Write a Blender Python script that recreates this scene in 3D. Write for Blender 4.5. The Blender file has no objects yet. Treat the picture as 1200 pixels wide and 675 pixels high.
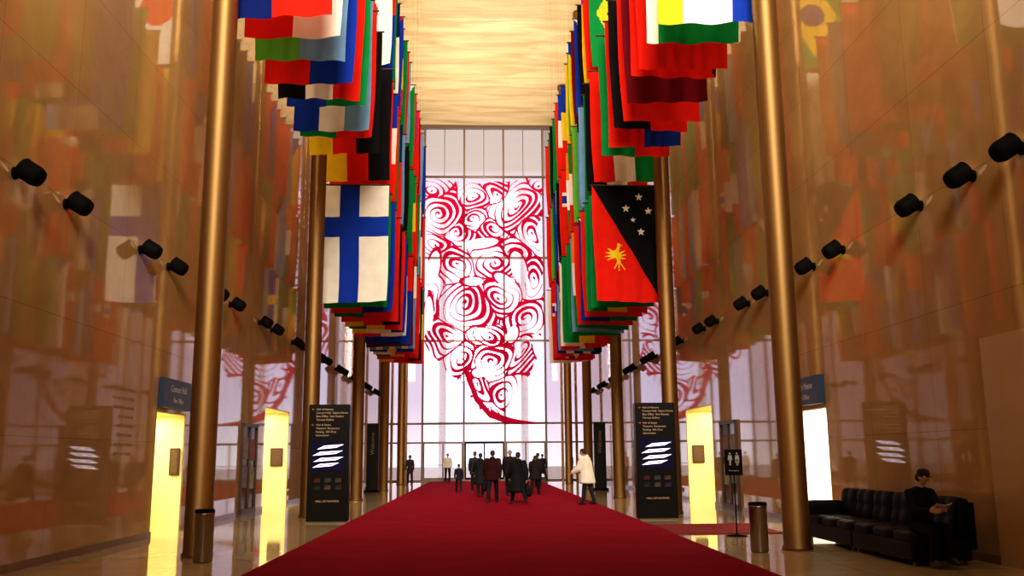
import bpy, bmesh, math, random
import numpy as np
from mathutils import Vector, Matrix, Euler
random.seed(7)
S=bpy.context.scene
COL=S.collection
try:
    S.view_settings.view_transform='Standard'
    S.view_settings.look='Medium High Contrast'
except Exception as e: print('look',e)
H=1.55
# ------------------------------------------------------------ materials
MATS={}
def mat(name,color,rough=0.5,metal=0.0,var=0.08,scale=6.0,coat=0.0,emis=None,estr=0.0,spec=0.5,bump=0.0,bscale=40.0,stretch=None,coatrough=0.03,sheen=0.0):
    if name in MATS: return MATS[name]
    m=bpy.data.materials.new(name); m.use_nodes=True
    nt=m.node_tree; b=nt.nodes['Principled BSDF']
    tc=nt.nodes.new('ShaderNodeTexCoord')
    mp=nt.nodes.new('ShaderNodeMapping'); nt.links.new(tc.outputs['Object'],mp.inputs['Vector'])
    if stretch: mp.inputs['Scale'].default_value=stretch
    n=nt.nodes.new('ShaderNodeTexNoise'); n.inputs['Scale'].default_value=scale; n.inputs['Detail'].default_value=4
    nt.links.new(mp.outputs[0],n.inputs['Vector'])
    r=nt.nodes.new('ShaderNodeValToRGB')
    c=color
    r.color_ramp.elements[0].position=0.3; r.color_ramp.elements[1].position=0.7
    r.color_ramp.elements[0].color=(c[0]*(1-var),c[1]*(1-var),c[2]*(1-var),1)
    r.color_ramp.elements[1].color=(min(1,c[0]*(1+var)),min(1,c[1]*(1+var)),min(1,c[2]*(1+var)),1)
    nt.links.new(n.outputs['Fac'],r.inputs['Fac']); nt.links.new(r.outputs['Color'],b.inputs['Base Color'])
    b.inputs['Roughness'].default_value=rough; b.inputs['Metallic'].default_value=metal
    b.inputs['Specular IOR Level'].default_value=spec
    b.inputs['Coat Weight'].default_value=coat; b.inputs['Coat Roughness'].default_value=coatrough
    b.inputs['Sheen Weight'].default_value=sheen
    if emis: b.inputs['Emission Color'].default_value=(*emis,1); b.inputs['Emission Strength'].default_value=estr
    if bump>0:
        n2=nt.nodes.new('ShaderNodeTexNoise'); n2.inputs['Scale'].default_value=bscale
        nt.links.new(mp.outputs[0],n2.inputs['Vector'])
        bp=nt.nodes.new('ShaderNodeBump'); bp.inputs['Strength'].default_value=bump; bp.inputs['Distance'].default_value=0.02
        nt.links.new(n2.outputs['Fac'],bp.inputs['Height']); nt.links.new(bp.outputs['Normal'],b.inputs['Normal'])
    MATS[name]=m
    return m

def marble(name,c1,c2,rough,coat,pw,ph,axes,joint=(0.45,0.38,0.3),coatior=1.6,ms=0.004,spec=.5,cr=.02,b2=.93,tint=(1,1,1)):
    m=bpy.data.materials.new(name); m.use_nodes=True; nt=m.node_tree; b=nt.nodes['Principled BSDF']
    L=nt.links.new; N=nt.nodes.new
    tc=N('ShaderNodeTexCoord'); sx=N('ShaderNodeSeparateXYZ'); L(tc.outputs['Object'],sx.inputs[0])
    cb=N('ShaderNodeCombineXYZ'); L(sx.outputs[axes[0]],cb.inputs[0]); L(sx.outputs[axes[1]],cb.inputs[1])
    br=N('ShaderNodeTexBrick'); L(cb.outputs[0],br.inputs['Vector'])
    br.inputs['Scale'].default_value=1; br.inputs['Brick Width'].default_value=pw; br.inputs['Row Height'].default_value=ph
    br.inputs['Mortar Size'].default_value=ms; br.offset=0.0
    br.inputs['Color1'].default_value=(1,1,1,1); br.inputs['Color2'].default_value=(b2,b2,b2,1); br.inputs['Mortar'].default_value=(*joint,1)
    n=N('ShaderNodeTexNoise'); n.inputs['Scale'].default_value=0.9; n.inputs['Detail'].default_value=8; n.inputs['Roughness'].default_value=0.6; n.inputs['Distortion'].default_value=1.2
    L(tc.outputs['Object'],n.inputs['Vector'])
    r=N('ShaderNodeValToRGB'); r.color_ramp.elements[0].position=.3; r.color_ramp.elements[1].position=.72
    r.color_ramp.elements[0].color=(*c1,1); r.color_ramp.elements[1].color=(*c2,1); L(n.outputs['Fac'],r.inputs['Fac'])
    mx=N('ShaderNodeMix'); mx.data_type='RGBA'; mx.blend_type='MULTIPLY'; mx.inputs[0].default_value=1
    L(r.outputs['Color'],mx.inputs[6]); L(br.outputs['Color'],mx.inputs[7]); L(mx.outputs[2],b.inputs['Base Color'])
    b.inputs['Roughness'].default_value=rough; b.inputs['Coat Weight'].default_value=coat; b.inputs['Coat IOR'].default_value=coatior; b.inputs['Coat Roughness'].default_value=cr
    b.inputs['Specular IOR Level'].default_value=spec; b.inputs['Coat Tint'].default_value=(*tint,1)
    MATS[name]=m; return m

M_wall=marble('polished_wall_marble',(0.43,0.275,0.125),(0.53,0.355,0.175),0.6,1.0,2.45,1.9,(1,2),spec=.1,cr=.035,coatior=1.85,tint=(1,.95,.86))
M_floor=marble('polished_floor_marble',(0.58,0.45,0.25),(0.72,0.57,0.34),0.5,1.0,1.2,1.2,(0,1),ms=0.006,joint=(.5,.45,.4),spec=.2,coatior=2.1,cr=.04)
M_panel=mat('plain_wall_panel',(0.50,0.36,0.20),0.3,coat=.6,scale=1.5)
M_black=mat('matte_black_metal',(0.006,0.005,0.005),0.7,spec=.06)
M_lac=mat('black_lacquer',(0.006,0.005,0.005),0.4,spec=.15)
M_bronze=mat('bronze_column',(0.27,0.165,0.068),0.46,metal=1.0,var=.06,scale=2.0,stretch=(4,4,.15))
M_steel=mat('brushed_steel',(0.26,0.21,0.17),0.35,metal=1.0,scale=30,stretch=(1,1,10))
M_mull=mat('window_mullion',(0.16,0.12,0.10),0.4,metal=.5)
M_yellow=mat('yellow_painted_plaster',(0.95,0.88,0.44),0.6,var=.03)
M_cream=mat('cream_painted_plaster',(0.97,0.96,0.86),0.6,var=.03)
M_leather=mat('black_leather',(0.003,0.003,0.004),0.45,bump=.25,bscale=70,spec=.14)
M_white=mat('white_lettering',(0.5,0.5,0.5),0.5)
M_dim=mat('dim_white_pictogram',(0.38,0.38,0.38),0.5)
M_goldt=mat('gold_lettering',(0.50,0.36,0.26),0.5,emis=(1,.7,.4),estr=.03)
M_redt=mat('red_lettering',(0.6,0.08,0.05),0.5,emis=(1,.1,.05),estr=.1)
M_bluesign=mat('blue_sign_face',(0.014,0.038,0.085),0.4)
M_brown=mat('brown_wood_frame',(0.07,0.035,0.018),0.4)
M_screen=mat('dark_screen_glass',(0.004,0.004,0.008),0.2,emis=(.03,.03,.16),estr=.12)
M_scrwhite=mat('lit_screen_white',(.9,.9,.95),0.4,emis=(.90,.90,1),estr=1.2)
M_scrblue=mat('lit_screen_violet',(.25,.2,.6),0.4,emis=(.22,.22,.8),estr=.8)
M_lens=mat('warm_lamp_lens',(.8,.6,.35),0.4,emis=(1,.8,.5),estr=.5)
M_skin=mat('skin',(0.46,0.25,0.16),0.5)
M_eye=mat('eye',(0.05,0.04,0.035),0.15)
M_paper=mat('printed_paper',(0.42,0.35,0.30),0.7)
M_carpet=mat('red_carpet_pile',(0.215,0.0035,0.014),0.95,var=.18,scale=1.2,bump=.5,bscale=120,sheen=.0,spec=.05)
cb_=M_carpet.node_tree.nodes['Principled BSDF']; cb_.inputs['Sheen Weight'].default_value=.2; cb_.inputs['Sheen Roughness'].default_value=.3; cb_.inputs['Sheen Tint'].default_value=(1,.05,.14,1)
def ceilmat():
    m=bpy.data.materials.new('cream_ceiling_panels'); m.use_nodes=True; nt=m.node_tree; b=nt.nodes['Principled BSDF']; L=nt.links.new; N=nt.nodes.new
    tc=N('ShaderNodeTexCoord'); mp=N('ShaderNodeMapping'); mp.inputs['Scale'].default_value=(.25,1.3,1); L(tc.outputs['Object'],mp.inputs[0])
    n=N('ShaderNodeTexNoise'); n.inputs['Scale'].default_value=1.0; n.inputs['Detail'].default_value=3; n.inputs['Distortion'].default_value=.6; L(mp.outputs[0],n.inputs[0])
    r=N('ShaderNodeValToRGB'); r.color_ramp.elements[0].position=.36; r.color_ramp.elements[1].position=.6
    r.color_ramp.elements[0].color=(.60,.49,.31,1); r.color_ramp.elements[1].color=(.78,.69,.49,1); L(n.outputs['Fac'],r.inputs[0]); L(r.outputs[0],b.inputs['Base Color'])
    b.inputs['Roughness'].default_value=.8; b.inputs['Specular IOR Level'].default_value=.1
    bp=N('ShaderNodeBump'); bp.inputs['Strength'].default_value=.25; bp.inputs['Distance'].default_value=.2; L(n.outputs['Fac'],bp.inputs['Height']); L(bp.outputs[0],b.inputs['Normal'])
    return m
M_ceil=ceilmat()
def glassmat(name,c):
    m=bpy.data.materials.new(name); m.use_nodes=True; nt=m.node_tree; nt.nodes.remove(nt.nodes['Principled BSDF']); L=nt.links.new; N=nt.nodes.new
    out=nt.nodes['Material Output']; t=N('ShaderNodeBsdfTransparent'); t.inputs[0].default_value=(*c,1); g=N('ShaderNodeBsdfGlossy'); g.inputs['Roughness'].default_value=.02
    f=N('ShaderNodeFresnel'); mx=N('ShaderNodeMixShader'); L(f.outputs[0],mx.inputs[0]); L(t.outputs[0],mx.inputs[1]); L(g.outputs[0],mx.inputs[2]); L(mx.outputs[0],out.inputs[0]); return m
M_glass=glassmat('window_glass',(.97,.95,1)); M_glassb=glassmat('tinted_window_glass',(.80,.74,.76))
def clothmat(name,c,trans=.35):
    m=bpy.data.materials.new(name); m.use_nodes=True; nt=m.node_tree; nt.nodes.remove(nt.nodes['Principled BSDF']); L=nt.links.new; N=nt.nodes.new
    out=nt.nodes['Material Output']; tc=N('ShaderNodeTexCoord'); n=N('ShaderNodeTexNoise'); n.inputs['Scale'].default_value=3; L(tc.outputs['Object'],n.inputs[0])
    r=N('ShaderNodeValToRGB'); r.color_ramp.elements[0].color=(*[x*.85 for x in c],1); r.color_ramp.elements[1].color=(*[min(1,x*1.12) for x in c],1); L(n.outputs['Fac'],r.inputs[0])
    d=N('ShaderNodeBsdfDiffuse'); t=N('ShaderNodeBsdfTranslucent'); L(r.outputs[0],d.inputs[0]); L(r.outputs[0],t.inputs[0])
    mx=N('ShaderNodeMixShader'); mx.inputs[0].default_value=trans; L(d.outputs[0],mx.inputs[1]); L(t.outputs[0],mx.inputs[2]); L(mx.outputs[0],out.inputs[0]); return m
M_art=clothmat('translucent_red_film',(0.85,0.010,0.08),.7)
CL={k:clothmat('flag_cloth_'+k,v) for k,v in dict(
 red=(.75,.022,.012),blue=(.015,.05,.42),white=(.90,.86,.80),green=(.01,.24,.06),yellow=(.85,.60,.03),black=(.012,.012,.014),
 sky=(.18,.36,.60),orange=(.85,.25,.02),maroon=(.16,.01,.02),lime=(.12,.42,.05),navy=(.01,.02,.14)).items()}
# ------------------------------------------------------------ helpers
def newobj(name,data=None,parent=None,loc=(0,0,0),rot=(0,0,0)):
    o=bpy.data.objects.new(name,data); COL.objects.link(o)
    o.location=loc; o.rotation_euler=rot
    if parent: o.parent=parent
    return o
def tag(o,label,cat,group=None):
    o['label']=label; o['category']=cat
    if group: o['group']=group
    return o
def struct(o): o['kind']='structure'; return o
def bm_obj(bm,name,m,parent=None,loc=(0,0,0),rot=(0,0,0),smooth=False):
    me=bpy.data.meshes.new(name); bm.to_mesh(me); bm.free()
    ms=m if isinstance(m,(list,tuple)) else [m]
    for x in ms: me.materials.append(x)
    if smooth:
        for p in me.polygons: p.use_smooth=True
    return newobj(name,me,parent,loc,rot)
def addbox(bm,c,s,bev=0.0,seg=2,rot=None,mi=0):
    r=bmesh.ops.create_cube(bm,size=1.0); vs=r['verts']
    for v in vs: v.co=Vector((v.co.x*s[0],v.co.y*s[1],v.co.z*s[2]))
    if bev>0:
        es=list({e for v in vs for e in v.link_edges})
        rb=bmesh.ops.bevel(bm,geom=es,offset=bev,segments=seg,affect='EDGES',profile=.5)
        vs=list({v for f in rb['faces'] for v in f.verts}|{v for v in vs if v.is_valid})
    M=Matrix.Translation(c)
    if rot: M=M@Euler(rot).to_matrix().to_4x4()
    for v in vs: v.co=M@v.co
    for f in {f for v in vs for f in v.link_faces}: f.material_index=mi
    return vs
def box(name,s,loc,m,parent=None,bev=0.0,rot=(0,0,0),seg=2):
    bm=bmesh.new(); addbox(bm,(0,0,0),s,bev,seg); return bm_obj(bm,name,m,parent,loc,rot)
def boxes(name,lst,m,parent=None,bev=0.0,loc=(0,0,0),rot=(0,0,0)):
    bm=bmesh.new()
    for c,s in lst: addbox(bm,c,s,bev)
    return bm_obj(bm,name,m,parent,loc,rot)
def addlathe(bm,prof,n=32,M=Matrix()):
    rings=[]
    for r,z in prof:
        rings.append([bm.verts.new(M@Vector((r*math.cos(2*math.pi*i/n),r*math.sin(2*math.pi*i/n),z))) for i in range(n)])
    for a,b in zip(rings,rings[1:]):
        for i in range(n):
            f=bm.faces.new((a[i],a[(i+1)%n],b[(i+1)%n],b[i])); f.smooth=True
    bm.faces.new(rings[0][::-1]); bm.faces.new(rings[-1])
def lathe(name,prof,m,parent=None,loc=(0,0,0),rot=(0,0,0),n=32):
    bm=bmesh.new(); addlathe(bm,prof,n); return bm_obj(bm,name,m,parent,loc,rot)
def rod(bm,a,b,r,n=10):
    a=Vector(a);b=Vector(b); d=b-a; q=d.to_track_quat('Z','Y').to_matrix().to_4x4(); M=Matrix.Translation(a)@q
    addlathe(bm,[(r,0),(r,d.length)],n,M)
def text(name,body,size,loc,rot,m,parent=None,align='CENTER',extr=0.002):
    c=bpy.data.curves.new('t','FONT'); c.body=body; c.size=size; c.align_x=align; c.align_y='CENTER'; c.extrude=extr
    t=bpy.data.objects.new('t',c); COL.objects.link(t)
    dg=bpy.context.evaluated_depsgraph_get(); me=bpy.data.meshes.new_from_object(t.evaluated_get(dg)); bpy.data.objects.remove(t)
    me.name=name; me.materials.clear(); me.materials.append(m); return newobj(name,me,parent,loc,rot)
# ------------------------------------------------------------ room
Y0,Y1,ZC,HW=-6.0,62.0,24.6,7.0
OPN=[(19.4,21.3,2.55),(29.1,32.8,3.15)]
for s,nm in ((-1,'left'),(1,'right')):
    t=.3; xc=s*(HW+t/2); L=[]; y=Y0
    for a,b,h in OPN:
        L.append(((xc,(y+a)/2,ZC/2),(t,a-y,ZC))); L.append(((xc,(a+b)/2,(h+ZC)/2),(t,b-a,ZC-h))); y=b
    L.append(((xc,(y+Y1+.3)/2,ZC/2),(t,Y1+.3-y,ZC)))
    struct(boxes('wall_'+nm,L,M_wall))
    for k,(a,b,h) in enumerate(OPN):
        mm=M_yellow if not(s>0 and k==0) else M_cream
        # alcove lining starts flush behind the marble face so the jambs are painted too
        x0=s*(HW+.02); x1=s*(HW+t+2.4); xm=(x0+x1)/2; w=abs(x1-x0)
        o=boxes('wall_alcove_%s_%s'%(nm,'near' if k==0 else 'far'),[((xm,b-.01,h/2),(w,.04,h)),((xm,a+.01,h/2),(w,.04,h)),((x1+s*.05,(a+b)/2,h/2),(.1,b-a+.2,h)),((xm,(a+b)/2,h-.01),(w+.02,b-a,.04))],mm)
        struct(o)
        ld=bpy.data.lights.new('alcove_light','AREA'); ld.energy=(62 if k==0 else 92)*(1.4 if s>0 and k==0 else 1); ld.color=(1,.93,.74) if not(s>0 and k==0) else (1,.97,.88); ld.shape='RECTANGLE'; ld.size=2.0; ld.size_y=b-a-.4
        lo=newobj('alcove_light',ld,None,(s*(HW+1.3),(a+b)/2,h-.06)); 
struct(box('floor',(24,80,.2),(0,26,-.1),M_floor))
struct(box('ceiling',(2*HW+.6,Y1-Y0+.3,.3),(0,(Y0+Y1)/2,ZC+.15),M_ceil))
struct(box('wall_back',(2*HW+.6,.3,ZC),(0,Y0-.15,ZC/2),M_panel))
for i,y in enumerate((45.2,53.4,61.6)):
    struct(box('trim_%d'%(i+1),(2*HW,.10,.03),(0,y,ZC-.015),mat('ceiling_rib',(.68,.58,.40),.8)))
tag(box('red_carpet',(7.06,66.5,.02),(0,27.5,.011),M_carpet),'long deep red carpet running down the marble floor','carpet')
tag(box('carpet_runner',(2.2,2.7,.016),(4.68,20.1,.009),mat('red_runner_pile',(.22,.006,.009),.9,bump=.4,bscale=120)),'short red carpet runner on the marble beside the main carpet','carpet')
# window wall
MX=[-7,-4.12,-1.37,1.37,4.12,7]; TZ=[0.03,3.75,9.3,15.05,20.85,24.55]
L=[]
for x in MX: L.append(((x,Y1,ZC/2),(.13,.24,ZC)))
for z in TZ[1:-1]: L.append(((0,Y1,z),(14,.18,.13)))
L.append(((0,Y1,.05),(14,.2,.1))); L.append(((0,Y1,ZC-.12),(14,.3,.24)))
for x in(-2.75,0,2.75): L.append(((x,Y1,(20.85+ZC)/2),(.05,.08,ZC-20.85)))
struct(boxes('trim_6',L,M_mull))
L=[]
for x in (-6.15,-5.2): 
    for s in(-1,1): L.append(((s*x,Y1-.02,ZC/2),(.16,.2,ZC)))
struct(boxes('trim_7',L,mat('bronze_mullion',(.26,.15,.07),.35,metal=.7)))
n=0
for i in range(5):
    for j in range(1,5):
        n+=1; a,b=MX[i]+.06,MX[i+1]-.06; c,d=TZ[j]+.06,TZ[j+1]-.06
        struct(box('window_%d'%n,(b-a,.02,d-c),((a+b)/2,Y1,(c+d)/2),M_glassb if i in(0,4) else M_glass))
for i in range(5):
    a,b=MX[i]+.07,MX[i+1]-.07; w=(b-a); LL=[]
    if i in(1,2,3):
        hh=2.5
        for x in (a+.04,(a+b)/2,b-.04): LL.append(((x,Y1-.02,hh/2),(.09,.1,hh)))
        LL.append(((( a+b)/2,Y1-.02,hh),(w,.12,.14))); LL.append((((a+b)/2,Y1-.02,.12),(w,.08,.2))); LL.append((((a+b)/2,Y1-.06,1.05),(w-.3,.04,.04)))
    else:
        LL.append((((a+b)/2,Y1,2.5),(w,.1,.1)))
        LL.append((((a+b)/2,Y1,1.8),(.06,.1,3.6)))
    D=boxes('door_%d'%(i+1),LL,M_black if i==2 else M_mull); struct(D)
    g=box('door_glass',(w,.02,3.55),((a+b)/2,Y1+.03,1.9),M_glassb if i in(0,4) else M_glass,D); struct(g)
struct(box('floor_terrace',(160,90,.2),(0,107.4,-.12),mat('pale_terrace_stone',(.86,.84,.86),.8)))
for x in (-9.5,-3.2,3.2,9.5):
    tag(lathe('terrace_column',[(.35,0),(.3,.3),(.26,22),(.5,23)],mat('white_terrace_column',(.9,.88,.92),.5),None,(x,72,-.02)),'slender white exterior column on the terrace outside the glass','column','terrace columns')
for s,nm in ((-1,'left'),(1,'right')):
    E=newobj('poster_case',None,None,(s*(HW-.03),27.1,1.3)); tag(E,'brown framed glass poster case against the marble wall','poster case','poster cases')
    boxes('case_frame',[((0,0,1.2),(.1,1.7,.1)),((0,0,-1.22),(.1,1.7,.16)),((0,-.82,0),(.1,.08,2.5)),((0,.82,0),(.1,.08,2.5)),((0,0,0),(.1,.06,2.4))],M_brown,E)
    box('case_backing',(.03,1.6,2.4),(s*.01,0,0),mat('dark_bronze_glass',(.05,.03,.02),.1),E)
    for (yy,zz,c) in ((-.4,.55,(.5,.4,.3)),(.4,.5,(.5,.15,.1)),(-.4,-.25,(.3,.3,.4)),(.4,-.3,(.6,.55,.4))):
        box('poster',(.015,.5,.6),(-s*.015,yy,zz),mat('poster_%s'%str(c[1]),[q*.5 for q in c],.5,var=.5,scale=8),E)
    E=newobj('direction_sign',None,None,(s*(HW-.06),20.35,2.93)); tag(E,'blue wall sign with white lettering above lit doorway','sign','blue doorway signs')
    box('sign_panel',(.12,1.9,.62),(0,0,0),M_bluesign,E,bev=.01)
    tx='Concert Hall' if s<0 else 'Opera House'
    text('sign_text',tx,.20,(-s*.065,0,.10),(math.pi/2,0,s*-math.pi/2),M_white,E)
    text('sign_text','Box Office',.15,(-s*.065,0,-.14),(math.pi/2,0,s*-math.pi/2),M_white,E)
    for (yy,zz,w,h) in ((21.22,1.5,.22,.60),(32.72,1.6,.42,.62)):
        if s>0 and yy<25: continue
        E=newobj('wall_plaque',None,None,(s*(HW+(.17 if yy<25 else .38)),yy,zz)); tag(E,'small dark brown framed plaque on the yellow jamb','plaque','doorway plaques')
        box('plaque_frame',(w,.06,h),(0,0,0),M_brown,E,bev=.008); box('plaque_face',(w-.08,.01,h-.10),(0,-.034,0),mat('plaque_face',(.12,.06,.03),.4,var=.4,scale=20),E)
    if s>0:
        struct(box('door_6',(.03,4.5,3.2),(HW-.012,10.9,1.6),mat('pale_marble_panel',(.54,.37,.20),.35,coat=.5,scale=1)))
    else:
        E=newobj('wall_inscription',None,None,(-HW+.002,17.3,2.85)); tag(E,'faint engraved lettering block on the polished marble wall','inscription')
        mi_=mat('engraved_lettering',(.27,.17,.08),.5)
        for q,tl_ in enumerate(('HALL OF NATIONS','THE FLAGS DISPLAYED HERE','REPRESENT THE NATIONS','OF THE WORLD IN','FRIENDSHIP AND IN','THE LOVE OF MUSIC','DANCE AND THEATER','AND OF ALL THE ARTS')):
            text('inscription_line',tl_,.085,(0,.8,-.17*q),(math.pi/2,0,math.pi/2),mi_,E,'RIGHT',.001)
    struct(boxes('baseboard_'+nm,[((s*(HW-.01),(Y0+19.4)/2,.06),(.03,19.4-Y0,.12)),((s*(HW-.01),(21.3+29.1)/2,.06),(.03,7.8,.12)),((s*(HW-.01),(32.8+Y1)/2,.06),(.03,Y1-32.8,.12))],mat('dark_base_stone',(.22,.13,.06),.2)))
# ------------------------------------------------------------ columns
cm=None
CY=[15.6,25.4,35.2,45.0,54.8]
for y in CY:
    for s in(-1,1):
        if cm is None:
            bm=bmesh.new(); prof=[(.25,0),(.25,.05),(.222,.07),(.222,ZC-.3),(.30,ZC-.25),(.30,ZC)]
            addlathe(bm,prof,48); o=bm_obj(bm,'column',M_bronze,None,(s*4.92,y,0)); cm=o.data
        else: o=newobj('column',cm,None,(s*4.92,y,0))
        tag(o,'tall slender round bronze column rising from floor to ceiling','column','bronze columns')
# ------------------------------------------------------------ wall uplights
fix=[]
UPW=640
def uplight(s,y):
    E=newobj('wall_uplight',None,None,(s*HW,y,5.60)); tag(E,'black can uplight mounted on the marble wall','wall lamp','wall uplights')
    src=fix[0] if fix else None
    if src is None:
        bm=bmesh.new(); addlathe(bm,[(.09,0),(.09,.03)],20,Matrix.Rotation(math.pi/2,4,'Y')); rod(bm,(0,0,0),(.12,0,-.02),.035,12)
        arm=bm_obj(bm,'mounting_arm',M_black).data
        T=Matrix.Translation((.24,0,0))@Matrix.Rotation(math.radians(-58),4,'Y')@Matrix.Scale(.74,4)
        bm=bmesh.new(); addlathe(bm,[(.10,-.24),(.17,-.22),(.205,-.12),(.205,.17),(.215,.18),(.215,.20),(.18,.20),(.17,.17)],32,T)
        hs=bm_obj(bm,'lamp_housing',M_black).data
        bm=bmesh.new(); addlathe(bm,[(.17,.172),(.17,.18)],32,T); ln=bm_obj(bm,'lens',M_lens).data
        for o in list(COL.objects):
            if o.name in('mounting_arm','lamp_housing','lens'): bpy.data.objects.remove(o)
        ld=bpy.data.lights.new('uplight_beam','SPOT'); ld.energy=UPW; ld.color=(1,.77,.46); ld.spot_size=math.radians(80); ld.spot_blend=1.0; ld.shadow_soft_size=.25
        fix.append((arm,hs,ln,ld)); src=fix[0]
    arm,hs,ln,ld=src
    E.rotation_euler=(0,0,0 if s<0 else math.pi)
    newobj('mounting_arm',arm,E); newobj('lamp_housing',hs,E); newobj('lens',ln,E)
    lo=newobj('uplight_beam',ld,E,(.75,0,.42),(0,math.radians(180+16),0))
for k in range(-1,10):
    for dy in(0,1.65):
        y=12.9+4.95*k+dy
        if y>60 : continue
        for s in(-1,1):
            if k==-1 and not (s>0 and dy>0): continue
            uplight(s,y if k>=0 else 11.65)
# ------------------------------------------------------------ flags
FW,FL=1.95,3.5
def vs(*c): return lambda u,v:c[min(len(c)-1,int(u*len(c)))]
def hs_(*c): return lambda u,v:c[min(len(c)-1,int(v*len(c)))]
def cross(bg,c1,c2=None,cu=.42,w=.28,cv=.36,wv=.18):
    def f(u,v):
        if c2 and (abs(u-cu)<w/4 or abs(v-cv)<wv/4): return c2
        if abs(u-cu)<w/2 or abs(v-cv)<wv/2: return c1
        return bg
    return f
def tri(base,c): 
    return lambda u,v: c if v<.42*(1-abs(u-.5)*2) else base(u,v)
def disc(base,c,cu=.5,cv=.5,r=.27):
    return lambda u,v: c if math.hypot(u-cu,(v-cv)*FL/FW)<r else base(u,v)
def star_in(u,v,cu,cv,R,n=5,rot=0):
    x=u-cu; y=(v-cv)*FL/FW; r=math.hypot(x,y)
    if r>R: return False
    a=(math.atan2(x,-y)+rot)%(2*math.pi/n); a=abs(a-math.pi/n)
    Ri=R*.42; p1=Vector((R*math.cos(math.pi/n),R*math.sin(math.pi/n))); p2=Vector((Ri,0))
    q=Vector((r*math.cos(a),r*math.sin(a))); e=p1-p2; w=q-p2
    return e.x*w.y-e.y*w.x>0
def star(base,c,cu=.5,cv=.5,R=.2): return lambda u,v: c if star_in(u,v,cu,cv,R) else base(u,v)
def canton(base,c,uu=.5,vv=.4,side=1): return lambda u,v: c if ((u>1-uu) if side else (u<uu)) and v<vv else base(u,v)
def diag(a,b,c=None,w=.1):
    def f(u,v):
        if c and abs(u-v)<w: return c
        return a if u>v else b
    return f
def capd(x,y,a,b,r0,r1):
    ax,ay=a;bx,by=b; dx,dy=bx-ax,by-ay; t=max(0,min(1,((x-ax)*dx+(y-ay)*dy)/(dx*dx+dy*dy))); return math.hypot(x-ax-t*dx,y-ay-t*dy)<r0+(r1-r0)*t
def png(u,v):
    if u>v*1.02:
        for cu,cv,R in((.72,.10,.065),(.52,.20,.065),(.86,.22,.065),(.62,.30,.04),(.74,.40,.065)):
            if star_in(u,v,cu,cv,R): return 'white'
        return 'black'
    x=u-.34;y=(v-.60)*FL/FW
    # bird: body, raised neck and beak, two fanned wings, trailing plumes
    segs=[((0,-.02),(.03,.09),.048,.03),((0,-.02),(.045,-.12),.035,.02),((.045,-.12),(.045,-.15),.026,.022),((.045,-.15),(.10,-.14),.014,.004),
          ((-.02,0),(-.12,-.09),.028,.006),((-.02,0),(-.16,-.03),.026,.006),((-.02,.02),(-.17,.035),.024,.005),((-.01,.03),(-.14,.09),.022,.005),
          ((.03,0),(.13,-.06),.024,.005),((.03,.02),(.15,0),.022,.005),((.03,.04),(.14,.06),.02,.005),
          ((.03,.09),(-.04,.22),.016,.007),((.03,.09),(.03,.25),.014,.007),((.03,.09),(.12,.22),.016,.007)]
    for a,b,r0,r1 in segs:
        if capd(x,y,a,b,r0,r1): return 'yellow'
    return 'red'
DES={
 'finland':cross('white','blue'),'png':png,'norway':cross('red','white','blue'),'denmark':cross('red','white',None,.5,.14,.36,.09),'sweden':cross('blue','yellow',None,.5,.2,.36,.11),
 'redwhite':lambda u,v:('navy' if u>.55 and v<.35 else ('red' if u<.5 else 'white')),'greensky':vs('lime','sky'),'bwr':vs('black','white','red'),'bluegreen':tri(vs('blue','green'),'white'),'redblue':vs('red','blue'),
 'bluewhitesky':vs('blue','white','sky'),'whiteblue':vs('white','white','blue'),'nearwb':lambda u,v:('white' if u<.12 else 'green' if u<.97 else 'white'),'bluered':lambda u,v:('navy' if u<.4 else 'red' if v>.6 else 'white'),'green':vs('green'),'blackred':diag('black','red'),'maroon':disc(vs('maroon'),'orange',.3,.3,.2),
 'redplain':disc(vs('red'),'yellow',.5,.4,.2),'blackred2':vs('black','red'),'greenred':vs('green','red'),'yrb':vs('yellow','red','black'),
 'rwg':vs('red','white','green'),'rwr':vs('red','white','red'),'bwr3':hs_('blue','white','red'),'gwr3':hs_('green','white','red'),'gyr3':hs_('green','yellow','red'),'byr3':hs_('blue','yellow','red'),
 'nz':canton(star(star(star(vs('blue'),'red',.3,.75,.1),'red',.7,.8,.1),'white',.5,.62,.09),'red'),'bra':disc(lambda u,v:'yellow' if abs(u-.5)*1.3+abs(v-.5)*1.25<.5 else 'green','navy',.5,.5,.2),
 'turk':star(vs('red'),'white',.5,.5,.18),'viet':star(vs('red'),'yellow',.5,.5,.26),'cuba':tri(vs('blue','white','blue','white','blue'),'red'),'greece':canton(vs('sky','white','sky','white','sky','white','sky'),'white'),
 'oranges':hs_('orange','white','green'),'oy':vs('yellow','white','white','blue'),'somal':star(vs('sky'),'white',.5,.5,.2),'zaire':diag('red','yellow','blue',.12),'tanz':diag('green','sky','black',.16),
 'czech':tri(vs('white','red'),'blue'),'sudan':tri(vs('red','white','black'),'green'),'japan':disc(vs('white'),'red'),'gy':vs('green','yellow','red'),'navyred':canton(vs('red'),'navy'),'kenya':vs('black','red','green'),
}
FM={}
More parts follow.
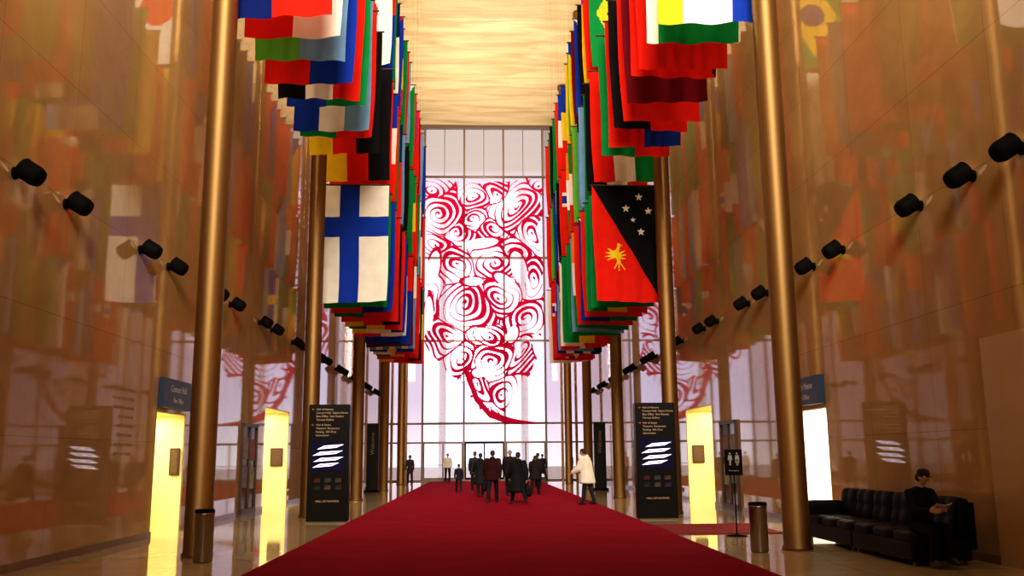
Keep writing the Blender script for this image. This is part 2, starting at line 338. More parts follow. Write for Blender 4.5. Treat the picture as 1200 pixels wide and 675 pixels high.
def flagmesh(k):
    if k in FM: return FM[k]
    f=DES[k]; hi=k=='png'; nu,nv=(130,220) if hi else (48,76)
    rnd=random.Random(k); ph=rnd.uniform(0,6); fr=rnd.uniform(1.5,3.4); sl=rnd.uniform(-.035,.035); am=rnd.uniform(.7,1.2)
    verts=[];faces=[];mi=[];names=[]
    for j in range(nv+1):
        v=j/nv
        for i in range(nu+1):
            u=i/nu; a=(.012+.034*v)*am
            y=a*math.sin(u*fr*2*math.pi+ph+v*1.3)+.012*math.sin(v*7+u*5+ph)*v
            x=(u-.5)*FW*(1-.05*v*am*v)+.03*v*math.sin(v*5+ph)
            z=-v*FL*(1+sl*(u-.5))-.008*math.sin(u*6+ph)*v
            verts.append((x,y,z))
    for j in range(nv):
        for i in range(nu):
            a=j*(nu+1)+i; faces.append((a,a+1,a+nu+2,a+nu+1))
            c=f((i+.5)/nu,(j+.5)/nv)
            if c not in names: names.append(c)
            mi.append(names.index(c))
    me=bpy.data.meshes.new('flag'); me.from_pydata(verts,[],faces)
    for c in names: me.materials.append(CL[c])
    me.polygons.foreach_set('material_index',mi); me.polygons.foreach_set('use_smooth',[True]*len(faces)); me.update()
    FM[k]=me; return me
bm=bmesh.new(); rod(bm,(-FW/2-.05,0,0),(FW/2+.05,0,0),.025,12)
tmp=bm_obj(bm,'flag_pole',mat('dark_flag_rod',(.08,.05,.03),.4,metal=.6)); polem=tmp.data; bpy.data.objects.remove(tmp)
wires={}
def wiremesh(h):
    k=round(h,2)
    if k not in wires:
        bm=bmesh.new()
        for x in(-.8,.8): rod(bm,(x,0,.02),(x,0,h),.0025,5)
        t=bm_obj(bm,'hanging_wire',M_steel); wires[k]=t.data; bpy.data.objects.remove(t)
    return wires[k]
names={'finland':'white flag with a blue cross hanging vertically','png':'red and black diagonal flag with white stars and yellow bird'}
def flag(k,s,y,zb,top):
    zt=zb+FL
    o=newobj('flag',flagmesh(k),None,(s*3.97+random.uniform(-.05,.05),y,zt),(0,0,math.radians(random.uniform(-2,2))))
    cols=[m.name.replace('flag_cloth_','') for m in o.data.materials]
    lab=names.get(k) or ('%s national flag hanging vertically'%(' and '.join(cols[:3]) if len(cols)>1 else 'plain '+cols[0]))
    tag(o,lab,'flag','hanging national flags')
    newobj('flag_pole',polem,o); newobj('hanging_wire',wiremesh((ZC-zt) if top else .04),o)
near_l=['bluered','redwhite','greensky','redblue','bwr','bluegreen','bluewhitesky','greenred','yrb']
near_r=['oy','nearwb','navyred','blackred','maroon','redplain','blackred2','redblue','greenred']
NYs=[15.95,16.8,17.95,18.75,19.9,20.7,21.85,22.7,23.75]; NZ=[0,.0,.05,-.12,.0,.15,-.05,.1,0]
keys=[k for k in DES if k not in('finland','png','whiteblue','nearwb','bluered')]
TB=[5.95,9.57,13.19]
for i in range(9):
    flag(near_l[i],-1,NYs[i],TB[1]+NZ[i],True); flag(near_r[i],1,NYs[i]+.08,TB[1]-NZ[i],True)
pool=[]
def nxt():
    global pool
    if not pool: pool=keys[:]; random.shuffle(pool)
    return pool.pop()
FIX={(0,0,0,-1):'finland',(0,0,0,1):'png',(0,1,0,-1):'green',(0,1,0,1):'green',(0,2,0,-1):'redblue',(0,2,0,1):'gy',(0,3,0,-1):'greenred',(0,3,0,1):'redplain',(0,4,0,-1):'redplain',(0,4,0,1):'bluegreen',(0,5,0,-1):'yrb',(0,5,0,1):'viet',(0,0,1,-1):'yrb',(0,0,1,1):'rwg'}
for b,y0 in enumerate((26.2,36.0)):
    for i in range(9):
        for t in range(3):
            for s in(-1,1):
                k=nxt(); k=FIX.get((b,i,t,s),k)
                flag(k,s,y0+.95*i,TB[t],t==2)
# ------------------------------------------------------------ art in window (swirl field cut out of a sheet)
def art():
    NX,NY=290,580; X0,X1_,Ya,Yb=491.,636.,207.,499.
    xs=X0+(np.arange(NX)+.5)*(X1_-X0)/NX; ys=Ya+(np.arange(NY)+.5)*(Yb-Ya)/NY
    X,Y=np.meshgrid(xs,ys)
    Xw=X+4.0*np.sin(Y/14.+1)+1.0*np.sin(Y/5.5+X/9); Yw=Y+4.0*np.sin(X/12.)+0.8*np.sin(X/5.+Y/7)
    V=[(512,250,10,6.8,1,2.2,.60,.75,30),(548,236,0,6.5,0,.5,.56,.7,-20),(603,244,12,7.0,-1,1.0,.60,.8,-30),(577,226,-3,6.5,0,3,.58,.7,20),(628,222,-4,6.5,0,0,.58,.8,-40),(499,222,-4,6.5,0,0,.58,.8,30),
       (508,286,-2,7,0,1,.56,.6,10),(536,278,-5,6,1,2,.58,.9,0),(556,262,-4,6,0,4,.58,.6,-30),(580,268,-3,6.5,1,5,.6,.8,0),(626,282,3,7.5,0,2.5,.55,.6,70),
       (530,316,5,8.0,0,3.4,.52,.6,50),(574,310,8,8.0,1,.8,.52,.6,-20),(600,300,0,8,0,2,.50,.7,10),(622,336,3,8.0,0,3.0,.52,.55,80),
       (504,352,2,8.0,0,.2,.50,.5,85),(546,364,16,7.6,1,2.0,.60,.85,-25),(586,350,7,7.5,0,5.2,.58,.6,35),(614,380,6,7.6,-1,3.5,.58,.7,-35),(566,398,2,7.2,0,1.,.62,.6,0),
       (518,396,4,7.5,0,4.2,.58,.6,60),(538,426,1,7.2,0,1,.60,.7,40),(574,424,9,7.4,1,3.0,.60,.75,-20),(606,416,1,7.2,0,1.0,.57,.6,-60),(560,456,0,7.2,0,2.,.57,.6,60),(586,462,0,7.5,0,4.5,.57,.6,-60),(572,484,0,7.5,0,0,.5,.7,30)]
    best=np.full(X.shape,1e9); sec=best.copy(); F=np.zeros(X.shape)
    for cx,cy,w,lam,sp,t0,du,st,an in V:
        a=math.radians(an); dx=Xw-cx; dy=Yw-cy; U=dx*math.cos(a)+dy*math.sin(a); W=(-dx*math.sin(a)+dy*math.cos(a))/st
        U=U*st**.35; W=W*st**.35
        r=np.hypot(U,W); th=np.arctan2(dy,dx)
        d=r-w
        ph=r/lam*2*np.pi+sp*th+np.sin(th*2+t0)*.7
        duty=np.clip(du*(.70+.50*np.sin(th+t0)),.06,.9)
        f=(np.cos(ph)>np.cos(np.pi*duty)).astype(float)
        m=d<best
        sec=np.where(m,best,np.minimum(sec,d)); F=np.where(m,f,F); best=np.where(m,d,best)
    M=(F>.5)|((sec-best)<1.9)
    def inell(cx,cy,rx,ry,a=0):
        a=math.radians(a); U=(X-cx)*math.cos(a)+(Y-cy)*math.sin(a); W=-(X-cx)*math.sin(a)+(Y-cy)*math.cos(a); return (U/rx)**2+(W/ry)**2
    for cx,cy,rx,ry,a in((505,318,7,20,10),(560,289,22,6,-8),(606,318,9,20,-15),(588,332,12,6,30),(500,372,5,20,0),(598,396,6,10,20),(552,334,12,5,0),(558,440,7,5,0),(628,410,6,16,-10)):
        e=inell(cx,cy,rx,ry,a); M&=~(e<1)
        M|=(e>=1)&(e<1+5.0/min(rx,ry))&(np.sin(np.arctan2(Y-cy,X-cx)+cx)>-.1)
    def lerp(tab,v): return np.interp(v,[t[0] for t in tab],[t[1] for t in tab])
    Lf=lerp([(207,492),(260,492),(300,496),(330,498),(360,495),(400,496),(420,502),(436,520),(450,538),(468,548),(480,560),(492,580),(499,600)],Y)+2.2*np.sin(Y/6.)
    Rt=lerp([(207,634),(250,635),(270,630),(300,634),(360,636),(400,634),(425,628),(440,618),(455,606),(470,596),(480,592),(484,590),(499,590)],Y)+2.2*np.sin(Y/5.+1)
    top=209+5*np.abs(np.sin((X-563)/17.))+7*np.exp(-((X-563)/9)**2)
    M&=(X>Lf)&(X<Rt)&(Y>top)
    tail=np.abs(Y-(497-14*np.exp(-(X-572)/16.)))<np.clip((634-X)/14.,.3,3.2); M|=tail&(X>572)&(X<634)
    pth=[(545,440),(556,470),(572,488),(592,495)]
    for i in range(3):
        a,b=np.array(pth[i]),np.array(pth[i+1]); ab=b-a; t=np.clip(((X-a[0])*ab[0]+(Y-a[1])*ab[1])/(ab@ab),0,1)
        M|=np.hypot(X-a[0]-t*ab[0],Y-a[1]-t*ab[1])<3.0
    wx=lambda x:(x-563.5)/71.5*4.12-.08
    wz=lambda y:20.75-(y-208)/289*17.0
    idx={}; verts=[]; faces=[]
    def vid(i,j):
        k=(i,j)
        if k not in idx:
            idx[k]=len(verts); verts.append((wx(X0+i*(X1_-X0)/NX),0,wz(Ya+j*(Yb-Ya)/NY)))
        return idx[k]
    for j in range(NY):
        for i in np.nonzero(M[j])[0]:
            i=int(i); faces.append((vid(i,j),vid(i+1,j),vid(i+1,j+1),vid(i,j+1)))
    me=bpy.data.meshes.new('hanging_artwork'); me.from_pydata(verts,[],faces); me.materials.append(M_art)
    o=newobj('hanging_artwork',me,None,(0,Y1-.35,0))
    k=o.modifiers.new('smooth','SMOOTH'); k.iterations=3; k.factor=.5
    return o
o=art(); tag(o,'large translucent red swirling cut-out artwork hung before the window','artwork')
bm=bmesh.new()
for x in(-4.12,-1.37,1.37,4.12): rod(bm,(x,Y1-.30,3.75),(x,Y1-.30,20.85),.012,6)
for z in(20.75,3.8): rod(bm,(-4.2,Y1-.30,z),(4.2,Y1-.30,z),.02,8)
for x in(-4.12,-1.37,1.37,4.12):
    for z in(20.75,15,9.3,3.8): rod(bm,(x,Y1-.35,z),(x,Y1-.05,z),.02,6)
w=bm_obj(bm,'support_cable',M_steel,o,(0,.35-Y1,0))
# ------------------------------------------------------------ totems
def totem(s):
    E=newobj('directory_kiosk',None,None,(s*4.05,23.25,0)); tag(E,'tall black directory kiosk with lit map screen and lettering','kiosk','directory kiosks')
    box('kiosk_body',(1.0,.34,2.82),(0,0,1.45),M_lac,E,bev=.012); box('plinth',(.94,.3,.05),(0,0,.022),M_steel,E)
    f=-.172; R=(math.pi/2,0,0)
    z=2.74
    rows=[('r','Hall of Nations'),('g','Concert Hall  Opera House'),('g','Box Office  Rest Rooms'),('g','Terrace Gallery'),('',''),('r','Hall of States'),('g','Theaters  Restaurant'),('g','Parking  Gift Shop'),('g','Information')]
    for c,t_ in rows:
        if c=='r':
            text('kiosk_arrow','←' if s<0 else '→',.09,(-.44,f,z),R,M_redt,E,'LEFT')
        if t_: text('kiosk_text',t_,.068,(-.32,f,z),R,M_goldt,E,'LEFT')
        z-=.085 if c else .04
    box('map_screen',(.80,.02,.74),(0,f-.002,1.60),M_screen,E)
    bm=bmesh.new()
    def quad(pts,mi,y):
        ff=bm.faces.new([bm.verts.new((x,y,zz)) for x,zz in pts]); ff.material_index=mi
    # four slanted isometric floor plates, each with violet room blocks
    for q,(cx,cz,w) in enumerate(((.06,1.82,.24),(.0,1.67,.28),(.02,1.52,.28),(-.04,1.38,.24))):
        quad([(cx-w-.10,cz-.055),(cx+w-.10,cz-.015),(cx+w+.08,cz+.065),(cx-w+.08,cz+.035)],0,f-.016-.003*q)
        quad([(cx-w*.75-.05,cz-.025),(cx-w*.2-.05,cz-.012),(cx-w*.2+.03,cz+.025),(cx-w*.75+.03,cz+.015)],1,f-.0175-.003*q)
        quad([(cx+w*.1-.04,cz-.008),(cx+w*.7-.04,cz+.003),(cx+w*.7+.03,cz+.038),(cx+w*.1+.03,cz+.03)],1,f-.0175-.003*q)
    bm_obj(bm,'floor_plan_graphic',[M_scrwhite,M_scrblue],E)
    cols=[(.3,.08,.06),(.2,.2,.22),(.28,.2,.12),(.1,.1,.12),(.35,.25,.2),(.15,.12,.2)]
    for i in range(3):
        for j in range(2):
            box('photo_card',(.15,.012,.10),(-.26+.26*i,f,1.02-.17*j),mat('photo_card_%d'%(i+3*j),[q*.22 for q in cols[i+3*j]],.5,var=.6,scale=14,spec=.1),E)
    text('kiosk_text','HALL OF NATIONS',.066,(0,f,.52),R,M_goldt,E)
totem(-1);totem(1)
def banner(s):
    E=newobj('banner_stand',None,None,(s*5.25,43.2,0)); tag(E,'narrow tall black banner stand with vertical lettering','banner stand','banner stands')
    box('banner_panel',(.55,.1,3.0),(0,0,1.6),M_lac,E,bev=.01); box('stand_base',(.7,.45,.1),(0,0,.05),M_black,E,bev=.02)
    text('banner_text','Welcome',.26,(0,-.055,2.2),(math.pi/2,-math.pi/2,0),mat('dull_lettering',(.28,.22,.18),.6),E)
banner(-1);banner(1)
def bin_(x,y):
    E=newobj('litter_bin',None,None,(x,y,0)); tag(E,'slim cylindrical brushed steel litter bin beside the column','litter bin','litter bins')
    lathe('bin_body',[(.13,0),(.145,.02),(.145,.70),(.15,.705),(.15,.74)],M_steel,E); lathe('bin_rim',[(.15,.74),(.152,.76),(.14,.79),(.11,.79),(.10,.77)],M_black,E)
bin_(-4.58,14.75) ; bin_(4.2,15.3)
E=newobj('restroom_sign_stand',None,None,(4.66,18.3,0)); tag(E,'freestanding black restroom sign on a thin post','sign')
lathe('base_disc',[(.20,0),(.20,.015),(.05,.03),(.03,.05)],M_black,E,(0,0,.0))
bm=bmesh.new(); rod(bm,(0,0,.03),(0,0,1.18),.014,12); bm_obj(bm,'post',M_black,E)
box('sign_plate',(.35,.03,.50),(0,0,1.41),M_lac,E,bev=.006)
bm=bmesh.new()
def fig(x,skirt):
    bmesh.ops.create_circle(bm,cap_ends=True,segments=16,radius=.020,matrix=Matrix.Translation((x,-.018,1.58))@Matrix.Rotation(math.pi/2,4,'X'))
    def poly(p): bm.faces.new([bm.verts.new((x+a,-.018,b)) for a,b in p])
    poly([(-.035,1.55),(.035,1.55),(.02,1.46),(-.02,1.46)]); poly([(-.035,1.55),(-.024,1.55),(-.03,1.45),(-.045,1.45)]); poly([(.024,1.55),(.035,1.55),(.045,1.45),(.03,1.45)])
    if skirt: poly([(-.02,1.47),(.02,1.47),(.045,1.40),(-.045,1.40)])
    poly([(-.02,1.46),(-.003,1.46),(-.003,1.35),(-.017,1.35)]); poly([(.003,1.46),(.02,1.46),(.017,1.35),(.003,1.35)])
fig(-.07,False); fig(.07,True)
bm_obj(bm,'pictogram',M_dim,E)
text('sign_text','Restrooms',.045,(0,-.018,1.25),(math.pi/2,0,0),M_dim,E)
# ------------------------------------------------------------ sofas
def cushion(name,s,loc,parent,tuft=0,rot=(0,0,0),axis=2):
    bm=bmesh.new(); bmesh.ops.create_cube(bm,size=1)
    bmesh.ops.subdivide_edges(bm,edges=bm.edges[:],cuts=11,use_grid_fill=True)
    for v in bm.verts:
        q=Vector(v.co)*2
        n=6.0; l=(abs(q.x)**n+abs(q.y)**n+abs(q.z)**n)**(1/n); m_=max(abs(q.x),abs(q.y),abs(q.z))
        q=q*(m_/l if l else 1)
        if tuft:
            o=[0,1,2]; o.remove(axis); a,c=q[o[0]],q[o[1]]
            q[axis]*=(.82+.18*abs(math.sin(math.pi*(a+1))))*(.85+.15*abs(math.sin(math.pi*(c+1))))
        v.co=Vector((q.x*s[0]/2,q.y*s[1]/2,q.z*s[2]/2))
    return bm_obj(bm,name,M_leather,parent,loc,rot,smooth=True)
def sofa(y,near):
    Ln=2.12
    E=newobj('leather_sofa',None,None,(6.12,y,0)); tag(E,('black tufted leather sofa with a person seated on it' if near else 'empty black tufted leather sofa by the marble wall'),'sofa','black leather sofas')
    box('sofa_base',(.86,Ln,.26),(0,0,.20),M_leather,E,bev=.03)
    for i in range(3): cushion('seat_cushion',(.72,Ln/3-.01,.2),(-.06,-Ln/2+Ln/3*(i+.5),.38),E,1)
    for i in range(3): cushion('back_cushion',(.24,Ln/3-.01,.56),(.34,-Ln/2+Ln/3*(i+.5),.66),E,1,(0,math.radians(9),0),0)
    box('back_frame',(.1,Ln,.66),(.47,0,.54),M_leather,E,bev=.03)
    if not near: cushion('armrest',(.86,.2,.62),(0,Ln/2+.1,.4),E)
    for a in(-.36,.36):
        for b in(-Ln/2+.1,Ln/2-.1): lathe('sofa_leg',[(.02,0),(.025,.02),(.025,.11)],M_steel,E,(a,b,0),n=14)
sofa(14.15,True); sofa(16.30,False)
# ------------------------------------------------------------ people
def ico(bm,c,r,rot=None):
    if not hasattr(r,'__len__'): r=(r,r,r)
    M=Matrix.Translation(c)
    if rot: M=M@Euler(rot).to_matrix().to_4x4()
    M=M@Matrix.Diagonal((*r,1))
    return bmesh.ops.create_icosphere(bm,subdivisions=2,radius=1,matrix=M)['verts']
class Prim:
    def __init__(s): s.bm=bmesh.new()
    def hull(s,*balls):
        b=bmesh.new()
        for x in balls: ico(b,*x)
        r=bmesh.ops.convex_hull(b,input=b.verts[:])
        dead=[v for v in b.verts if not v.link_faces]
        g=[v for v in r['geom_interior'] if isinstance(v,bmesh.types.BMVert)]
        bmesh.ops.delete(b,geom=list(set(g+dead)),context='VERTS')
        me=bpy.data.meshes.new('t'); b.to_mesh(me); b.free(); s.bm.from_mesh(me); bpy.data.meshes.remove(me)
    def done(s,name,m,parent,vox=.011,sm=3):
        me=bpy.data.meshes.new('t'); s.bm.to_mesh(me); s.bm.free()
        o=bpy.data.objects.new('t',me); COL.objects.link(o)
        r=o.modifiers.new('r','REMESH'); r.mode='VOXEL'; r.voxel_size=vox; r.use_smooth_shade=True
        k=o.modifiers.new('s','SMOOTH'); k.iterations=sm; k.factor=.5
        dg=bpy.context.evaluated_depsgraph_get(); me2=bpy.data.meshes.new_from_object(o.evaluated_get(dg))
        bpy.data.objects.remove(o); me2.name=name; me2.materials.clear(); me2.materials.append(m)
        for p in me2.polygons: p.use_smooth=True
        return newobj(name,me2,parent) if parent else me2
def dirx(a):
    a=math.radians(a); return Vector((0,math.sin(a),-math.cos(a)))
def person(loc,yaw,h=1.75,coat=(.02,.02,.025),trou=(.015,.015,.02),hair=(.03,.02,.015),legs=((22,8),(-18,22)),arms=((18,20),(-16,25)),coatlen=.75,label='person',
           lean=0,seat=False,scarf=None,cap=None,headturn=0,vox=.011,group=None,splay=0.08,name='person',bulk=1.0,headdown=0,armin=(0,0),sleeve=0.0,flare=0.0,hood=False):
    k=h/1.75
    dz=-.40 if seat else 0
    z=lambda v:v+dz
    J={}
    for i,s in enumerate((-1,1)):
        a,kn=legs[i]; hip=Vector((s*.095,0,z(.93)))
        knee=hip+dirx(a)*.44+Vector((s*splay*.3,0,0)); ank=knee+dirx(a-kn)*.41
        J['hip',s]=hip;J['knee',s]=knee;J['ank',s]=ank
    low=min(J['ank',-1].z,J['ank',1].z)-.085
    off=Vector((0,0,-low))
    for kk in J: J[kk]=J[kk]+off
    dz+=-low
    tl=math.radians(lean)
    def T(p):
        p=Vector(p); p.z+=dz; c=Vector((0,0,.95+dz)); q=p-c
        return c+Vector((q.x,q.y*math.cos(tl)+q.z*math.sin(tl),q.z*math.cos(tl)-q.y*math.sin(tl)))
    for i,s in enumerate((-1,1)):
        a,fl=arms[i]; sh=T((s*.185,0,1.41)); el=sh+dirx(a)*.285+Vector((s*.05,0,0)); wr=el+(dirx(a+fl)+Vector((-s*armin[i],0,0))).normalized()*.25
        J['sh',s]=sh;J['el',s]=el;J['wr',s]=wr
    Mh=Matrix.Translation(T((0,.01,1.54)))@Euler((math.radians(-headdown)-tl*.3,0,math.radians(headturn))).to_matrix().to_4x4()
    def Hd(p): return Mh@Vector(p)
    b=Prim()
    che=(T((0,0,1.30)),(.155,.10,.13));wai=(T((0,0,1.10)),(.13,.09,.09));pel=(T((0,0,.96)),(.155,.105,.09))
    b.hull(che,wai);b.hull(wai,pel); b.hull((T((-.16,0,1.415)),.052),(T((.16,0,1.415)),.052),(T((0,0,1.45)),.06))
    b.hull((T((0,0,1.44)),.056),(Hd((0,0,.02)),.05))
    b.hull((Hd((0,.005,.125)),(.073,.092,.085)),(Hd((0,.035,.045)),(.045,.045,.035)))
    b.hull((Hd((0,.10,.12)),.009),(Hd((0,.118,.078)),.013)); b.hull((Hd((-.035,.083,.128)),.012),(Hd((.035,.083,.128)),.012))
    b.hull((Hd((-.018,.088,.048)),.010),(Hd((.018,.088,.048)),.010)); 
    for s in(-1,1): b.hull((Hd((s*.075,.0,.105)),(.012,.018,.032)))
    for s in(-1,1):
        b.hull((J['sh',s],.05),(J['el',s],.038)); b.hull((J['el',s],.038),(J['wr',s],.026))
        mid=J['knee',s].lerp(J['ank',s],.35)+Vector((0,-.012,0))
        b.hull((J['hip',s],.085),(J['knee',s],.056)); b.hull((J['knee',s],.056),(mid,.055)); b.hull((mid,.055),(J['ank',s],.036))
        an=J['ank',s]; b.hull((an+Vector((0,-.04,-.04)),.035),(an+Vector((0,.13,-.055)),(.04,.05,.022)),(an,.035))
        wr=J['wr',s]; d=(wr-J['el',s]).normalized(); fw=Vector((0,1,0)) if abs(d.y)<.7 else Vector((0,0,1)); sd=(fw-d*fw.dot(d)).normalized(); n=Vector((-s,0,0)); n=(n-d*n.dot(d)-sd*n.dot(sd)).normalized()
        kn=[wr+d*.085+sd*((.030-.02*q)) for q in range(4)]
        b.hull((wr,.024),(kn[0],.013),(kn[3],.013))
        for q in range(4):
            l=(.042,.047,.044,.034)[q]; m1=kn[q]+(d+n*.35).normalized()*l; m2=m1+(d*.55+n*.8).normalized()*l*.85
            b.hull((kn[q],.0105),(m1,.0095)); b.hull((m1,.0095),(m2,.008))
        t0=wr+d*.03+sd*.022; t1=t0+(d*.5+sd*.8+n*.3).normalized()*.045; t2=t1+(d*.9+sd*.3+n*.4).normalized()*.032
        b.hull((t0,.014),(t1,.011)); b.hull((t1,.011),(t2,.009))
    E=b.done(name,M_skin,None,vox if vox<.01 else .010,2)
    E=newobj(name,E,None,loc,(0,0,math.radians(yaw))); E.scale=(k,k,k)
    c=Prim()
    mt=mat('trousers_%.2f_%.2f'%(trou[0],trou[2]),trou,.8,spec=.2)
    c.hull((T((0,0,1.0)),(.165,.115,.06)),(T((0,0,.93)),(.17,.12,.08)))
    for s in(-1,1):
        c.hull((J['hip',s],.10),(J['knee',s],.075)); c.hull((J['knee',s],.075),(J['ank',s]+Vector((0,0,.02)),.062))
    c.done('trousers',mt,E,.014)
    mc=mat('coat_%.2f_%.2f_%.2f'%coat,coat,.8,spec=.2)
    c=Prim(); B=bulk
    c.hull((T((0,0,1.31)),(.175*B,.125*B,.14)),(T((0,0,1.08)),(.16*B,.12*B,.08)))
    c.hull((T((-.17,0,1.41)),.065),(T((.17,0,1.41)),.065),(T((0,0,1.45)),.08),(T((0,0,1.3)),(.15,.12,.1)))
    if hood: c.hull((T((0,-.09,1.50)),(.10,.06,.06)),(T((0,-.12,1.40)),(.09,.05,.06)))
    if seat: c.hull((T((0,0,1.08)),(.16*B,.12*B,.08)),(T((0,0,.95)),(.18,.14,.1)))
    else:
        bot=max(.5,1.4-coatlen); c.hull((T((0,0,1.08)),(.16*B,.12*B,.08)),(Vector((0,.01,bot+dz)),((.20+flare)*B,(.16+flare)*B,.05)))
    for s in(-1,1):
        c.hull((J['sh',s],.072+sleeve),(J['el',s],.062+sleeve)); c.hull((J['el',s],.062+sleeve),(J['wr',s]-(J['wr',s]-J['el',s])*.06,.046+sleeve*.6))
    c.done('coat',mc,E,.014,4)
    for s in(-1,1):
        c=Prim(); an=J['ank',s]; c.hull((an+Vector((0,-.045,-.04)),.044),(an+Vector((0,.15,-.058)),(.047,.06,.028)),(an+Vector((0,0,.01)),.045)); c.done('shoe',mat('black_shoe',(.02,.018,.016),.4),E,.010)
    c=Prim(); c.hull((Hd((0,-.012,.145)),(.083,.096,.082)),(Hd((0,-.04,.09)),(.075,.065,.06)))
    c.done('hair',mat('hair_%.2f'%hair[0],hair,.7,bump=.3,bscale=60),E,.010)
    if cap:
        c=Prim(); c.hull((Hd((0,0,.175)),(.093,.105,.05)),(Hd((0,-.02,.20)),(.085,.095,.045))); c.hull((Hd((0,.10,.165)),(.06,.05,.008))); c.done('cap',mat('cap_%.2f'%cap[0],cap,.8),E,.009)
    if scarf:
        c=Prim(); c.hull((T((0,.02,1.475)),(.085,.085,.035)),(T((0,.03,1.44)),(.095,.09,.03))); c.done('scarf',mat('scarf_%.2f'%scarf[0],scarf,.9),E,.012)
    for s in(-1,1):
        bm=bmesh.new(); bmesh.ops.create_uvsphere(bm,u_segments=10,v_segments=8,radius=.011); bm_obj(bm,'eye',M_eye,E,Hd((s*.03,.086,.108)),smooth=True)
    tag(E,label,'person',group)
    return E,J,Hd
def bag(P,yaw,h,J,side,drop,size,label):
    hw=Matrix.Translation(P)@Matrix.Rotation(math.radians(yaw),4,'Z')@Matrix.Scale(h/1.75,4)@(J['wr',side]+Vector((side*.05,.0,-.09)))
    E=newobj('shoulder_bag',None,None,hw+Vector((0,0,-drop))); tag(E,label,'bag')
    cushion('bag_body',size,(0,0,-.02),E)
    bm=bmesh.new(); rod(bm,(0,-.12,size[2]*.3),(0,-.02,drop),.012); rod(bm,(0,.12,size[2]*.3),(0,.02,drop),.012); bm_obj(bm,'bag_handle',M_leather,E)
person((-1.24,41,.022),5,1.26,(.02,.02,.05),(.02,.02,.03),arms=((10,10),(-8,12)),coatlen=.55,label='child in dark jacket walking away on the red carpet')
person((-.55,43.5,.022),0,1.80,(.035,.035,.05),(.03,.03,.04),(.12,.10,.09),label='person in dark grey coat walking away on the carpet',cap=(.12,.11,.1),bulk=1.25,sleeve=.02,coatlen=.62)
person((-.30,36.5,.022),8,1.70,(.015,.015,.02),legs=((-16,18),(18,6)),coatlen=.85,bulk=1.25,flare=.05,hood=True,label='person in long black coat walking away on the carpet',arms=((24,40),(-10,20)))
PR=(.10,31.8,.022)
pr=person(PR,-4,1.80,(.035,.006,.008),(.015,.015,.02),bulk=1.45,coatlen=.60,sleeve=.035,hood=True,label='person in dark red padded jacket walking away',legs=((-18,20),(24,6)),arms=((14,20),(-20,14)),headturn=14)
bag(PR,-4,1.80,pr[1],-1,.24,(.16,.38,.32),'dark tote bag carried by the person in red jacket')
P4=(.92,30.6,.022)
p4=person(P4,10,1.78,(.009,.009,.011),(.012,.012,.015),(.03,.02,.02),coatlen=.88,bulk=1.35,flare=.06,sleeve=.03,hood=True,label='person in long black coat mid-stride carrying a bag',legs=((32,6),(-28,24)),arms=((22,20),(-20,8)))
bag(P4,10,1.78,p4[1],1,.26,(.20,.46,.36),'dark shoulder bag carried by the person in black')
person((.88,37.5,.022),-6,1.84,(.02,.017,.017),hair=(.35,.33,.30),coatlen=.60,bulk=1.3,label='grey-haired person in dark coat walking away',sleeve=.03)
person((2.5,45.5,.022),-10,1.72,(.02,.02,.02),cap=(.05,.03,.02),bulk=1.35,sleeve=.03,coatlen=.6,label='person in black jacket and dark hat on the carpet')
person((1.95,38.5,.022),-12,1.60,(.02,.015,.018),coatlen=.7,bulk=1.4,flare=.03,sleeve=.03,hood=True,label='short person in dark coat walking away',legs=((-16,18),(18,6)))
person((3.15,30.3,.022),60,1.78,(.85,.82,.77),(.02,.02,.025),(.03,.02,.015),coatlen=.72,bulk=1.65,sleeve=.05,lean=10,hood=True,label='person in bulky cream jacket and black trousers standing hunched',legs=((9,4),(-7,10)),arms=((20,40),(12,50)),headdown=16)
person((-2.3,58,.022),180,1.76,(.72,.70,.66),(.02,.02,.03),coatlen=.5,label='person in white shirt and dark trousers near the doors',legs=((4,2),(-3,4)),arms=((6,50),(-4,10)))
person((5.25,58,0),150,1.80,(.70,.50,.35),(.02,.02,.03),coatlen=.5,label='person in pale shirt standing by the glass wall',legs=((4,2),(-3,4)),arms=((6,10),(-4,10)))
person((3.5,57,.022),20,1.72,(.02,.02,.02),coatlen=.8,label='person in black coat near the doors')
person((-4.4,55,0),30,1.68,(.05,.03,.03),coatlen=.7,label='person in dark brown coat standing near the glass wall',legs=((4,2),(-3,4)),arms=((6,10),(-4,10)))
SY=193; SH=1.66
sp,J,Hd=person((5.92,13.27,.02),SY,SH,(.004,.004,.005),(.003,.003,.004),(.03,.02,.015),legs=((86,84),(82,88)),arms=((28,68),(30,62)),seat=True,label='person in black clothes and cap seated on sofa reading',cap=(.008,.008,.008),headdown=22,headturn=20,vox=.008,armin=(.5,.3),lean=6)
k=SH/1.75
wr=(J['wr',-1]+J['wr',1])/2
M=Matrix.Translation(sp.location)@Matrix.Rotation(math.radians(SY),4,'Z')@Matrix.Scale(k,4)
wp=M@(wr+Vector((0,.10,.03)))
E=newobj('open_booklet',None,None,wp,(math.radians(-50),0,math.radians(SY))); tag(E,'open printed booklet held by the seated reader','booklet')
bm=bmesh.new()
for s in(-1,1): addbox(bm,(s*.065,0,0.0),(.13,.012,.18),rot=(0,0,s*-.25))
bm_obj(bm,'booklet_pages',M_paper,E)
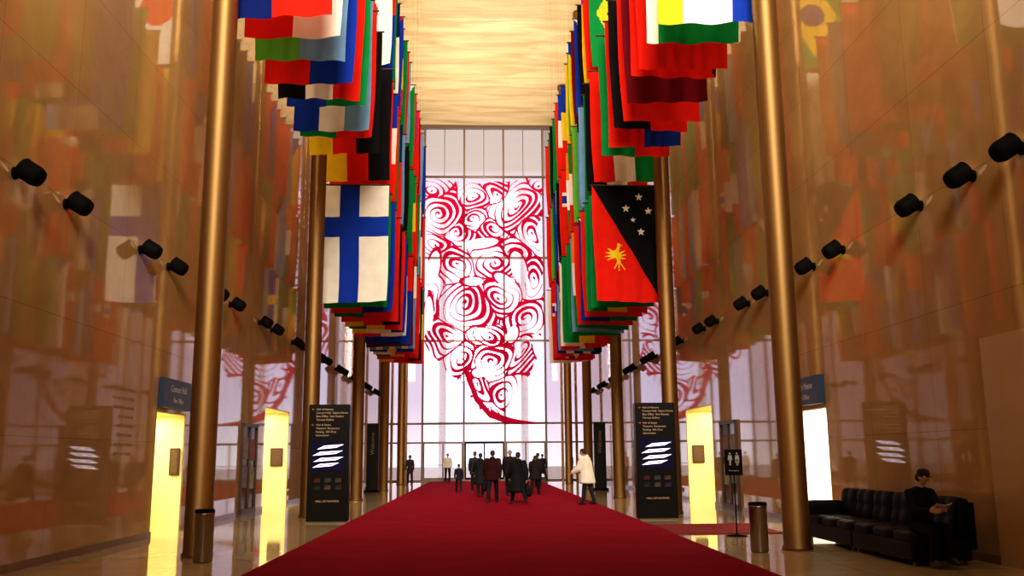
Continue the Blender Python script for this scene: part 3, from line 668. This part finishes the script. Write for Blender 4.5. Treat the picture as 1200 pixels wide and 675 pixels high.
# ------------------------------------------------------------ lights
def area(name,loc,tgt,size,sy,e,col=(1,.8,.55),spread=180):
    ld=bpy.data.lights.new(name,'AREA'); ld.shape='RECTANGLE'; ld.size=size; ld.size_y=sy; ld.energy=e; ld.color=col; ld.spread=math.radians(spread)
    d=Vector(tgt)-Vector(loc); o=newobj(name,ld,None,loc); o.rotation_euler=d.to_track_quat('-Z','Y').to_euler(); return o
area('front_fill_light',(0,-4.5,16),(0,30,14.5),10,8,3500,(1,.87,.68),76)  # unseen lamp added behind the camera to light the flags from the front
for y in(42,50,57): area('ceiling_fill_light',(0,y,18.0),(0,y,30),8,6,225,(1,.86,.62))  # added bare lamps aimed upward to brighten the ceiling, no cove is modelled
area('overhead_fill_light',(0,33,23.8),(0,40,6),8,6,800,(1,.81,.58))  # added lamp without a fixture, fills the hall from above
area('overhead_fill_light',(0,44,23.8),(0,54,2),6,6,1200,(1,.84,.68))  # another added lamp without a fixture, brightens the far end
W=bpy.data.worlds.new('World'); S.world=W; W.use_nodes=True; nt=W.node_tree; bg=nt.nodes['Background']
tc=nt.nodes.new('ShaderNodeTexCoord'); sx=nt.nodes.new('ShaderNodeSeparateXYZ'); nt.links.new(tc.outputs['Generated'],sx.inputs[0])
r=nt.nodes.new('ShaderNodeValToRGB'); r.color_ramp.elements[0].position=0; r.color_ramp.elements[0].color=(1,.99,1,1); r.color_ramp.elements[1].position=1; r.color_ramp.elements[1].color=(.6,.55,.5,1)
e=r.color_ramp.elements.new(.06); e.color=(.74,.70,.84,1)
e=r.color_ramp.elements.new(.275); e.color=(.74,.68,.82,1)
e=r.color_ramp.elements.new(.305); e.color=(.42,.36,.30,1)
e=r.color_ramp.elements.new(.40); e.color=(.42,.36,.30,1)
nt.links.new(sx.outputs['Z'],r.inputs[0]); nt.links.new(r.outputs[0],bg.inputs[0]); bg.inputs[1].default_value=1.6
cd=bpy.data.cameras.new('camera'); cd.sensor_width=36; cd.lens=1078/1200*36; cd.clip_end=500
co=newobj('camera',cd,None,(-.35,0,H))
R=Matrix.Rotation(math.radians(-2.09),4,'Z')@Matrix.Rotation(math.radians(90+10.4),4,'X')@Matrix.Rotation(math.radians(-.45),4,'Z')
co.matrix_world=Matrix.Translation((-.35,0,H))@R
S.camera=co
